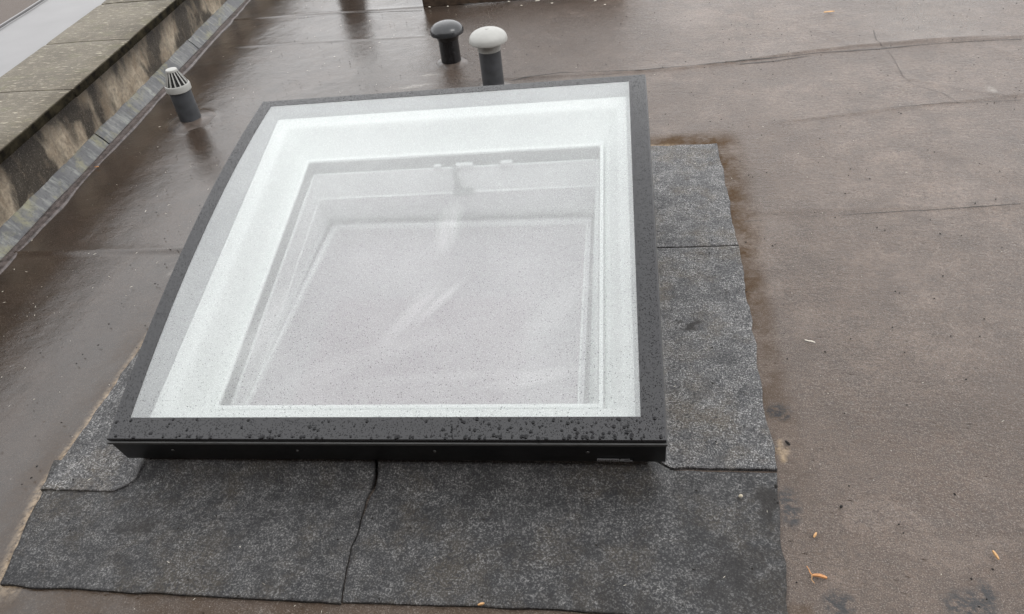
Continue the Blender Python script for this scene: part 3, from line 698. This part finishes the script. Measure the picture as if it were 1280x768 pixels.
for y in (Y0, Y1):
    for x, z in ((-2.53, -0.1), (-2.53, 0.289), (-2.98, 0.289), (-2.98, -3.5)): vv.append(PL(wx(x, y), y, z))
core.add(vv, [(0, 1, 5, 4), (1, 2, 6, 5), (2, 3, 7, 6), (3, 2, 1, 0), (4, 5, 6, 7)]); core.build('wall_core', DIRT, pw)
# coping stones
def coping(ya, yb):
    xi, xo = -2.447, -2.945
    n = 14; v = []; f = []; side = []
    prof = [(xi-0.022, 0.286), (xi, 0.288), (xi+0.001, 0.3225), (xi-0.001, 0.3275), (xi-0.005, 0.3300), (xi-0.13, 0.3315), (xi-0.27, 0.332), (xi-0.40, 0.332), (xo, 0.330), (xo, 0.288)]
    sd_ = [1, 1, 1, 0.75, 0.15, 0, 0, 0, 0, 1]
    dz = random.uniform(-0.002, 0.002); dx = random.uniform(-0.004, 0.004)
    for i in range(n+1):
        y = ya+(yb-ya)*i/n; inset = 0.0025 if i in (0, n) else 0
        for k, (x, z) in enumerate(prof):
            jx = float(0.006*fbm(y*25+ya*7, k*0.37+x, 3)) if k < 5 else 0
            jz = float(0.004*fbm(y*12, x*12, 3)) if k > 2 else 0
            v.append(PL(wx(x, y)+jx+dx, y, z+jz+dz-inset*(k > 3))); side.append(sd_[k])
    m_ = len(prof)
    for i in range(n):
        for k in range(m_-1):
            a = i*m_+k; f.append((a, a+m_, a+m_+1, a+1))
    f.append(tuple(range(m_))); f.append(tuple(n*m_+k for k in range(m_))[::-1])
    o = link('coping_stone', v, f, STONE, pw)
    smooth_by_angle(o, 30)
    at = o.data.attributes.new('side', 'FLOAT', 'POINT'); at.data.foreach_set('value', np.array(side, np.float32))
js = [-0.9, -0.18, 0.46, 1.10, 1.75, 2.40, 3.06, 3.70, 4.355, 5.01, 5.66, 6.31, 6.96, 7.6, 8.3, 9.2]
for a, c_ in zip(js[:-1], js[1:]): coping(a+0.005, c_-0.005)
# lead pieces on the fillet
fj = [-0.8, 0.6, 1.87, 3.13, 4.39, 5.64, 6.9, 8.1]
for a, c_ in zip(fj[:-1], fj[1:]):
    n = 26; v = []; f = []
    prof = [(-2.512, 0.075), (-2.500, 0.069), (-2.494, 0.063), (-2.470, 0.038), (-2.452, 0.014), (-2.444, 0.006), (-2.444, -0.003)]
    for i in range(n+1):
        y = a+0.004+(c_-a-0.008)*i/n
        for k, (x, z) in enumerate(prof):
            d = float(0.0025*fbm(y*7+a, k*0.9, 3)); v.append(PL(wx(x, y)+d*0.7, y, z+d))
    m_ = len(prof)
    for i in range(n):
        for k in range(m_-1):
            q = i*m_+k; f.append((q, q+m_, q+m_+1, q+1))
    o = link('lead_flashing', v, f, LEAD, pw); smooth_by_angle(o, 45)
dk_ = MB(); vv = []
for y in (Y0, Y1):
    for x, z in ((-2.520, 0.066), (-2.455, 0.004)): vv.append(PL(wx(x, y), y, z-0.006))
dk_.add(vv, [(0, 1, 3, 2)]); dk_.build('fillet_underlay', DARKIN, pw)
# rolled felt edge at the foot of the flashing
v = []; f = []; ny = 500
prof = [(-2.448, 0.0), (-2.446, 0.009), (-2.436, 0.013), (-2.420, 0.011), (-2.407, 0.006), (-2.398, 0.0075), (-2.388, 0.006), (-2.380, -0.004)]
for i in range(ny+1):
    y = Y0+(Y1-Y0)*i/ny; q = float(fbm(y*3.1, 2.0, 4)); q2 = float(fbm(y*11, 5.0, 3))
    for k, (x, z) in enumerate(prof):
        s = 0.72+0.6*q; v.append(PL(wx(-2.448+(x+2.448)*s, y)+0.006*q2*(k > 1), y, z*(1+1.3*q)+0.003*q2*(k > 1)))
m_ = len(prof)
for i in range(ny):
    for k in range(m_-1):
        a = i*m_+k; f.append((a, a+m_, a+m_+1, a+1))
link('felt_edge_roll', v, f, FOLD, pw, True)

# ------------------------------------------------------------------ beyond the parapet
cp = empty('grey_capping', (wx(-2.96, 2.3), 2.3, 0.3))
tag(cp, 'wide pale grey wet capping strip lying behind the stone coping', 'capping')
def strip(prof, y0, y1, ny, mat, name, parent, off):
    v = []; f = []
    for i in range(ny+1):
        y = y0+(y1-y0)*i/ny
        for k, (x, z) in enumerate(prof):
            v.append((wx(x, y)-off[0], y-off[1], z-off[2]+(float(0.004*fbm(y*5, x*5, 3)) if 0 < k < len(prof)-1 else 0)))
    m_ = len(prof)
    for i in range(ny):
        for k in range(m_-1):
            a = i*m_+k; f.append((a, a+m_, a+m_+1, a+1))
    o = link(name, v, f, mat, parent); smooth_by_angle(o, 40); return o
off = tuple(cp.location)
strip([(-2.948, 0.300), (-2.949, 0.318), (-2.956, 0.322), (-2.966, 0.320), (-2.972, 0.313), (-3.10, 0.311), (-3.25, 0.310), (-3.40, 0.310), (-3.447, 0.311), (-3.452, 0.316), (-3.458, 0.316), (-3.463, 0.309), (-3.478, 0.309)], Y0, Y1, 120, CAPPING, 'membrane', cp, off)
strip([(-3.4782, 0.310), (-3.480, 0.320), (-3.494, 0.320), (-3.496, 0.310), (-3.497, 0.22)], Y0, Y1, 60, CAPPING, 'outer_edge_trim', cp, off)
nr = MB(); nr.box(-14, -3.40, -6, 16, -3.4, 0.05); tag(nr.build('neighbour_roof', NROOF), kind='structure')
nw = MB(); vv = []
for y in (Y0, Y1):
    for x, z in ((-2.985, 0.296), (-3.470, 0.296), (-3.470, 0.05), (-2.985, 0.05)): vv.append((wx(x, y), y, z))
nw.add(vv, [(0, 1, 5, 4), (1, 2, 6, 5), (2, 3, 7, 6), (3, 0, 4, 7), (3, 2, 1, 0), (4, 5, 6, 7)])
for q, (a, c_) in enumerate([((-3.995, 4.62), (-4.15, 5.6))]):
    d = Vector((c_[0]-a[0], c_[1]-a[1])).normalized(); p = Vector((-d.y, d.x))*0.009
    t = MB(); t.add([(a[0]-p.x, a[1]-p.y, 0.051), (a[0]+p.x, a[1]+p.y, 0.051), (c_[0]+p.x, c_[1]+p.y, 0.051), (c_[0]-p.x, c_[1]-p.y, 0.051),
                     (a[0]-p.x, a[1]-p.y, 0.066), (a[0]+p.x, a[1]+p.y, 0.066), (c_[0]+p.x, c_[1]+p.y, 0.066), (c_[0]-p.x, c_[1]-p.y, 0.066)],
                    [(4, 5, 6, 7), (0, 1, 5, 4), (1, 2, 6, 5), (2, 3, 7, 6), (3, 0, 4, 7)])
    tag(t.build('white_batten', WTRIM), 'thin white strip lying on the brown roof in the far top left corner', 'batten')
o = nw.build('neighbour_upstand', CAPW2); tag(o, 'low masonry upstand carrying the pale grey capping strip', 'upstand')

# ------------------------------------------------------------------ pipes
def pipe_shell(mb, r, z0, z1, n=36):
    mb.lathe([(r, z0), (r, z1), (r-0.004, z1), (r-0.004, z1-0.05)], n)
gp = empty('vent_pipe', (-2.178, 3.364, 0))
tag(gp, 'dark grey vent pipe with a white slotted cone cage beside the parapet', 'vent pipe')
t = MB(); pipe_shell(t, 0.0535, 0.006, 0.183); o = t.build('pipe', PIPE, gp); smooth_by_angle(o, 40)
t = MB(); t.lathe([(0.058, 0.170), (0.0605, 0.172), (0.0615, 0.196), (0.0595, 0.203), (0.054, 0.204), (0.0535, 0.19)], 40); o = t.build('collar', CAPW, gp); smooth_by_angle(o, 40)
t = MB(); t.lathe([(0.026, 0.268), (0.0285, 0.268), (0.029, 0.274), (0.0265, 0.279), (0.015, 0.281), (0.0001, 0.2815)], 30); t.lathe([(0.026, 0.268), (0.0001, 0.267)], 30)
o = t.build('cage_top', CAPW, gp); smooth_by_angle(o, 40)
for k in range(14):
    a = 2*math.pi*(k+0.3)/14; ca, sa = math.cos(a), math.sin(a); w2 = 0.0034
    P = []
    for r, z in ((0.0575, 0.202), (0.0275, 0.271)):
        for dr in (0.0, -0.005):
            for sgn in (-1, 1):
                ww = w2*(1.0 if r > 0.04 else 0.7); P.append(((r+dr)*ca-sgn*ww*sa, (r+dr)*sa+sgn*ww*ca, z))
    link('cage_bar', P, [(0, 1, 5, 4), (1, 3, 7, 5), (3, 2, 6, 7), (2, 0, 4, 6)], CAPW, gp)
t = MB(); t.lathe([(0.0525, 0.196), (0.0225, 0.268), (0.0001, 0.269)], 24); t.build('cage_shade_cone', DARKIN, gp)  # black cone stands in for the shade inside the cage
def mastic(parent, r1, n=40, seed=0):
    prof = [(0.050, 0.016), (0.062, 0.015), (0.075, 0.011), (r1, 0.0085), (r1+0.03, -0.012)]
    v = []; f = []
    for r, z in prof:
        for k in range(n):
            a = 2*math.pi*k/n; q = 1+0.30*float(fbm(math.cos(a)*1.3+seed, math.sin(a)*1.3+seed, 3))*(r > 0.055)*2; v.append((r*q*math.cos(a), r*q*math.sin(a), z+0.002*float(fbm(k*0.7, r*60, 2))+0.004))
    for i in range(len(prof)-1):
        for k in range(n): f.append((i*n+k, i*n+(k+1) % n, (i+1)*n+(k+1) % n, (i+1)*n+k))
    link('mastic_seal', v, f, SEAL, parent, True)
mastic(gp, 0.105, seed=3)

bp_ = empty('vent_pipe', (-0.900, 3.935, 0))
tag(bp_, 'short glossy black vent pipe with a black mushroom cap', 'vent pipe')
t = MB(); pipe_shell(t, 0.0545, 0.004, 0.165); o = t.build('pipe', PIPEB, bp_); smooth_by_angle(o, 40)
t = MB(); t.lathe([(0.0575, 0.142), (0.059, 0.144), (0.059, 0.179), (0.064, 0.186)], 36); o = t.build('cap_socket', PIPEB, bp_); smooth_by_angle(o, 40)
def dome(r, z0, h, lip=0.010, n=44):
    p = [(r*0.66, z0+0.010), (r*0.93, z0-0.001), (r*0.985, z0), (r, z0+lip*0.5), (r*0.992, z0+lip)]
    for k in range(1, 11):
        a = k/10*math.pi/2; p.append((max(0.0001, r*0.992*math.cos(a)**0.85), z0+lip+(h-lip)*math.sin(a)))
    return p
t = MB(); t.lathe(dome(0.091, 0.172, 0.060), 48); o = t.build('mushroom_cap', CAPB, bp_); smooth_by_angle(o, 60)
mastic(bp_, 0.085, seed=8)

wp = empty('vent_pipe', (-0.620, 3.575, 0))
tag(wp, 'dark grey vent pipe with an off white mushroom cap directly behind the rooflight', 'vent pipe')
t = MB(); pipe_shell(t, 0.0545, 0.004, 0.225); o = t.build('pipe', PIPE, wp); smooth_by_angle(o, 40)
t = MB(); t.lathe([(0.0560, 0.202), (0.0575, 0.203), (0.058, 0.249), (0.063, 0.257)], 36); o = t.build('cap_socket', CAPW2, wp); smooth_by_angle(o, 40)
t = MB(); t.lathe(dome(0.095, 0.246, 0.060), 48)
t.lathe([(0.010, 0.3050), (0.009, 0.3075), (0.0001, 0.308)], 14)
o = t.build('mushroom_cap', CAPW, wp); smooth_by_angle(o, 60)
mastic(wp, 0.085, seed=12)

pp = empty('black_post', (-1.97, 5.62, 0))
tag(pp, 'dark upright post mirrored in the wet roof at the top edge', 'post')
t = MB(); t.lathe([(0.105, 0), (0.105, 0.42), (0.097, 0.43), (0.0001, 0.432)], 30); o = t.build('shaft', PIPEB, pp); smooth_by_angle(o, 40)
t = MB(); t.lathe([(0.13, 0.0), (0.13, 0.02), (0.105, 0.03)], 30); t.build('base_collar', PIPE, pp)

hx = empty('timber_hatch', (-0.6, 4.93, 0))
tag(hx, 'low dark wet timber hatch with its lower board at the top edge of the view', 'hatch')
for k, (z0, z1, dy) in enumerate(((0.003, 0.050, 0.0), (0.053, 0.100, 0.005), (0.103, 0.150, 0.002))):
    t = MB(); t.box(-0.66, 0.66, dy, dy+0.03, z0, z1, 0.003); t.build('board', WOODD, hx)
for x_ in (-0.665, 0.635):
    t = MB(); t.box(x_, x_+0.03, 0.032, 1.0, 0.003, 0.150); t.build('side_board', WOODD, hx)
t = MB(); t.box(-0.69, 0.69, -0.02, 1.04, 0.152, 0.180, 0.004); t.build('lid', WOODD, hx)

# ------------------------------------------------------------------ things lying on the roof
def blob(name, x, y, z, sx, sy, sz, mat, rot=0, rough=0.25, seg=10, rings=5):
    v = []; f = []; s0 = random.random()*50; c, s = math.cos(rot), math.sin(rot)
    for i in range(rings+1):
        th = math.pi*i/rings
        for k in range(seg):
            a = 2*math.pi*k/seg; q = 1+rough*2*float(fbm(math.cos(a)*1.5+s0, th*1.5+math.sin(a)*1.5, 2))
            px, py, pz = sx*q*math.sin(th)*math.cos(a), sy*q*math.sin(th)*math.sin(a), sz*q*math.cos(th)
            v.append((px*c-py*s, px*s+py*c, pz+sz*0.8))
    for i in range(rings):
        for k in range(seg): f.append((i*seg+k, (i+1)*seg+k, (i+1)*seg+(k+1) % seg, i*seg+(k+1) % seg))
    o = link(name, v, f, mat, None, True); o.location = (x, y, z); return o
def chip(name, x, y, z, L, W, T, rot, mat, bend=0.0, taper=0.5):
    n = 6; v = []; f = []; c, s = math.cos(rot), math.sin(rot)
    for i in range(n+1):
        t = i/n; w_ = W*0.5*(1-(1-taper)*abs(2*t-1)**2)*(0.9+0.2*random.random()); px = (t-0.5)*L; oy = bend*math.sin(math.pi*t); oz = T*0.4*math.sin(math.pi*t)
        for (yy, zz) in ((-w_, 0), (w_, 0), (w_*0.7, T), (-w_*0.7, T)):
            v.append((px*c-(yy+oy)*s, px*s+(yy+oy)*c, zz+oz))
    for i in range(n):
        for k in range(4):
            a = i*4+k; b2 = i*4+(k+1) % 4; f.append((a, a+4, b2+4, b2))
    f.append((0, 1, 2, 3)); f.append(tuple(n*4+k for k in (3, 2, 1, 0)))
    o = link(name, v, f, mat); o.location = (x, y, z); return o
import mathutils
fw = empty('dry_flower_stalk', (*gp_(1020, 722), 0.006))
tag(fw, 'curled orange dry bract with a forked stalk lying right of the felt corner', 'dry bract')
def tube(pts, r, mat, parent, name):
    v = []; f = []; n = 6
    for i, p in enumerate(pts):
        q = Vector(pts[min(i+1, len(pts)-1)])-Vector(pts[max(i-1, 0)]); a = Vector((0, 0, 1)).cross(q).normalized(); b2 = q.cross(a).normalized()
        rr = r*(1-0.4*i/len(pts))
        for k in range(n):
            t = 2*math.pi*k/n; v.append(tuple(Vector(p)+a*rr*math.cos(t)+b2*rr*math.sin(t)))
    for i in range(len(pts)-1):
        for k in range(n): f.append((i*n+k, i*n+(k+1) % n, (i+1)*n+(k+1) % n, (i+1)*n+k))
    return link(name, v, f, mat, parent, True)
br = chip('bract', 0.006, -0.002, 0.0, 0.030, 0.0085, 0.0035, -0.18, CHIPO, 0.002, 0.55); br.parent = fw
tube([(-0.010, 0.001, 0.003), (-0.013, 0.006, 0.004), (-0.014, 0.013, 0.004), (-0.0165, 0.021, 0.003)], 0.0014, CHIPO, fw, 'stalk')
tube([(-0.010, 0.0, 0.003), (-0.011, -0.006, 0.003), (-0.013, -0.011, 0.003), (-0.010, -0.016, 0.003), (-0.008, -0.019, 0.002)], 0.0010, CHIPM, fw, 'stalk')
for (px, py, L, W, rot, mat, lab) in (
        (1018, 672, 0.013, 0.005, 1.0, CHIPM, 'small tan wood chip just above the orange bract'),
        (1243, 697, 0.019, 0.005, -1.35, CHIPM, 'yellow wood sliver near the dark stain at the lower right'),
        (602, 758, 0.013, 0.005, 0.35, CHIPM, 'tan wood chip at the front edge of the felt, bottom of the picture'),
        (122, 211, 0.017, 0.005, 0.2, CHIPO, 'orange leaf scrap on the wet roof at the foot of the parapet'),
        (1036, 17, 0.05, 0.012, 0.1, CHIPM, 'yellow green leaf scrap on the far roof near the top edge')):
    x, y = gp_(px, py); o = chip('wood_chip', x, y, 0.008, L*1.15, W*1.15, 0.003, rot, mat)
    tag(o, lab, 'debris')
x, y = gp_(1000, 8)
x, y = gp_(925, 625); tag(blob('pebble', x, y, 0.012, 0.006, 0.0045, 0.004, PEB, 0.3), 'pale oval pebble stuck in the felt joint right of the kerb corner', 'pebble')
x, y = gp_(254, 604); tag(blob('white_grit', x, y, 0.014, 0.0022, 0.002, 0.002, PALE), 'single white grain on the dark felt below the rooflight front', 'grit')
x, y = gp_(1051, 635); tag(blob('moss_crumb', x, y, 0.003, 0.0038, 0.0038, 0.0025, DIRT, 0, 0.5), 'black crumb alone on the brown roof right of the felt', 'crumb')
x, y = gp_(984, 556); tag(blob('moss_crumb', x, y, 0.005, 0.008, 0.0035, 0.003, DIRT, -1.0, 0.6), 'elongated black moss clump beside the right felt edge', 'crumb')
x, y = gp_(970, 610); tag(blob('moss_crumb', x, y, 0.005, 0.0045, 0.006, 0.003, DIRT, 0, 0.6), 'black moss clump at the end of the right felt joint', 'crumb')
x, y = gp_(1012, 428); t = MB()
for q in ((0, 0, 0.0), (0.010, -0.003, 0.3), (0.017, -0.006, -0.2)):
    oo = chip('x', 0, 0, 0, 0.012, 0.004, 0.0012, -0.4+q[2], PALE); t.add([(a.co.x+q[0], a.co.y+q[1], a.co.z) for a in oo.data.vertices], [tuple(p.vertices) for p in oo.data.polygons]); bpy.data.objects.remove(oo)
o = t.build('bird_dropping', PALE); o.location = (x-0.008, y+0.003, 0.004); tag(o, 'small white smear on the open roof right of the felt', 'dropping')

# fine litter: straws, flakes and black grains scattered by the rain
for q_, (px, py, L_) in enumerate(((538, 9, 0.02), (560, 10, 0.012), (636, 4, 0.016), (652, 9, 0.012), (672, 3, 0.03), (690, 6, 0.016), (744, 3, 0.018), (756, 8, 0.012))):
    x, y = gp_(px, py); o = chip('leaf_scrap', x, min(y, 4.90), 0.008, L_, 0.007, 0.003, random.uniform(-0.6, 0.6), PALE)
    tag(o, ('leftmost', 'second from left', 'third from left', 'fourth from left', 'fifth from left', 'third from right', 'second from right', 'rightmost')[q_]+' of the pale leaf scraps at the foot of the timber hatch', 'debris', 'leaf scraps at the foot of the timber hatch')
def litter(name, n, mat, area, lmin, lmax, wid, label_kind=True):
    v = []; f = []
    for _ in range(n):
        while True:
            x, y = area()
            if not (-1.34 < x < 0.11 and 1.05 < y < 2.66): break
        L = random.uniform(lmin, lmax); w_ = wid*random.uniform(0.7, 1.4); a = random.random()*math.pi; c, s = math.cos(a), math.sin(a); z = 0.006 if not (-1.55 < x < 0.41 and 0.8 < y < 2.9) else 0.016
        b0 = len(v); h = wid*0.8
        for (p, q, zz) in ((-L/2, 0, 0), (0, -w_/2, 0), (L/2, 0, 0), (0, w_/2, 0), (0, 0, h)): v.append((x+p*c-q*s, y+p*s+q*c, z+zz))
        f += [(b0, b0+1, b0+4), (b0+1, b0+2, b0+4), (b0+2, b0+3, b0+4), (b0+3, b0, b0+4)]
    o = link(name, v, f, mat); tag(o, kind='stuff'); return o
allr = lambda: (random.uniform(-2.38, 2.4), random.uniform(0.6, 5.4))
leftr = lambda: (random.uniform(-2.40, -1.3), random.uniform(0.9, 5.0))
o = litter('straw_flakes', 300, PALE, allr, 0.004, 0.013, 0.0016); tag(o, 'fine pale straw flakes scattered over the wet roof', 'litter')
o = litter('wet_zone_flakes', 70, PALE, leftr, 0.005, 0.018, 0.0020); tag(o, 'pale flakes lying in the puddled strip along the parapet', 'litter')
o = litter('black_grains', 700, DIRT, lambda: (random.uniform(-2.3, 2.4), random.uniform(0.6, 5.3)), 0.004, 0.010, 0.005); tag(o, 'tiny black grains scattered over the brown roof', 'litter')
bpy.context.view_layer.update()
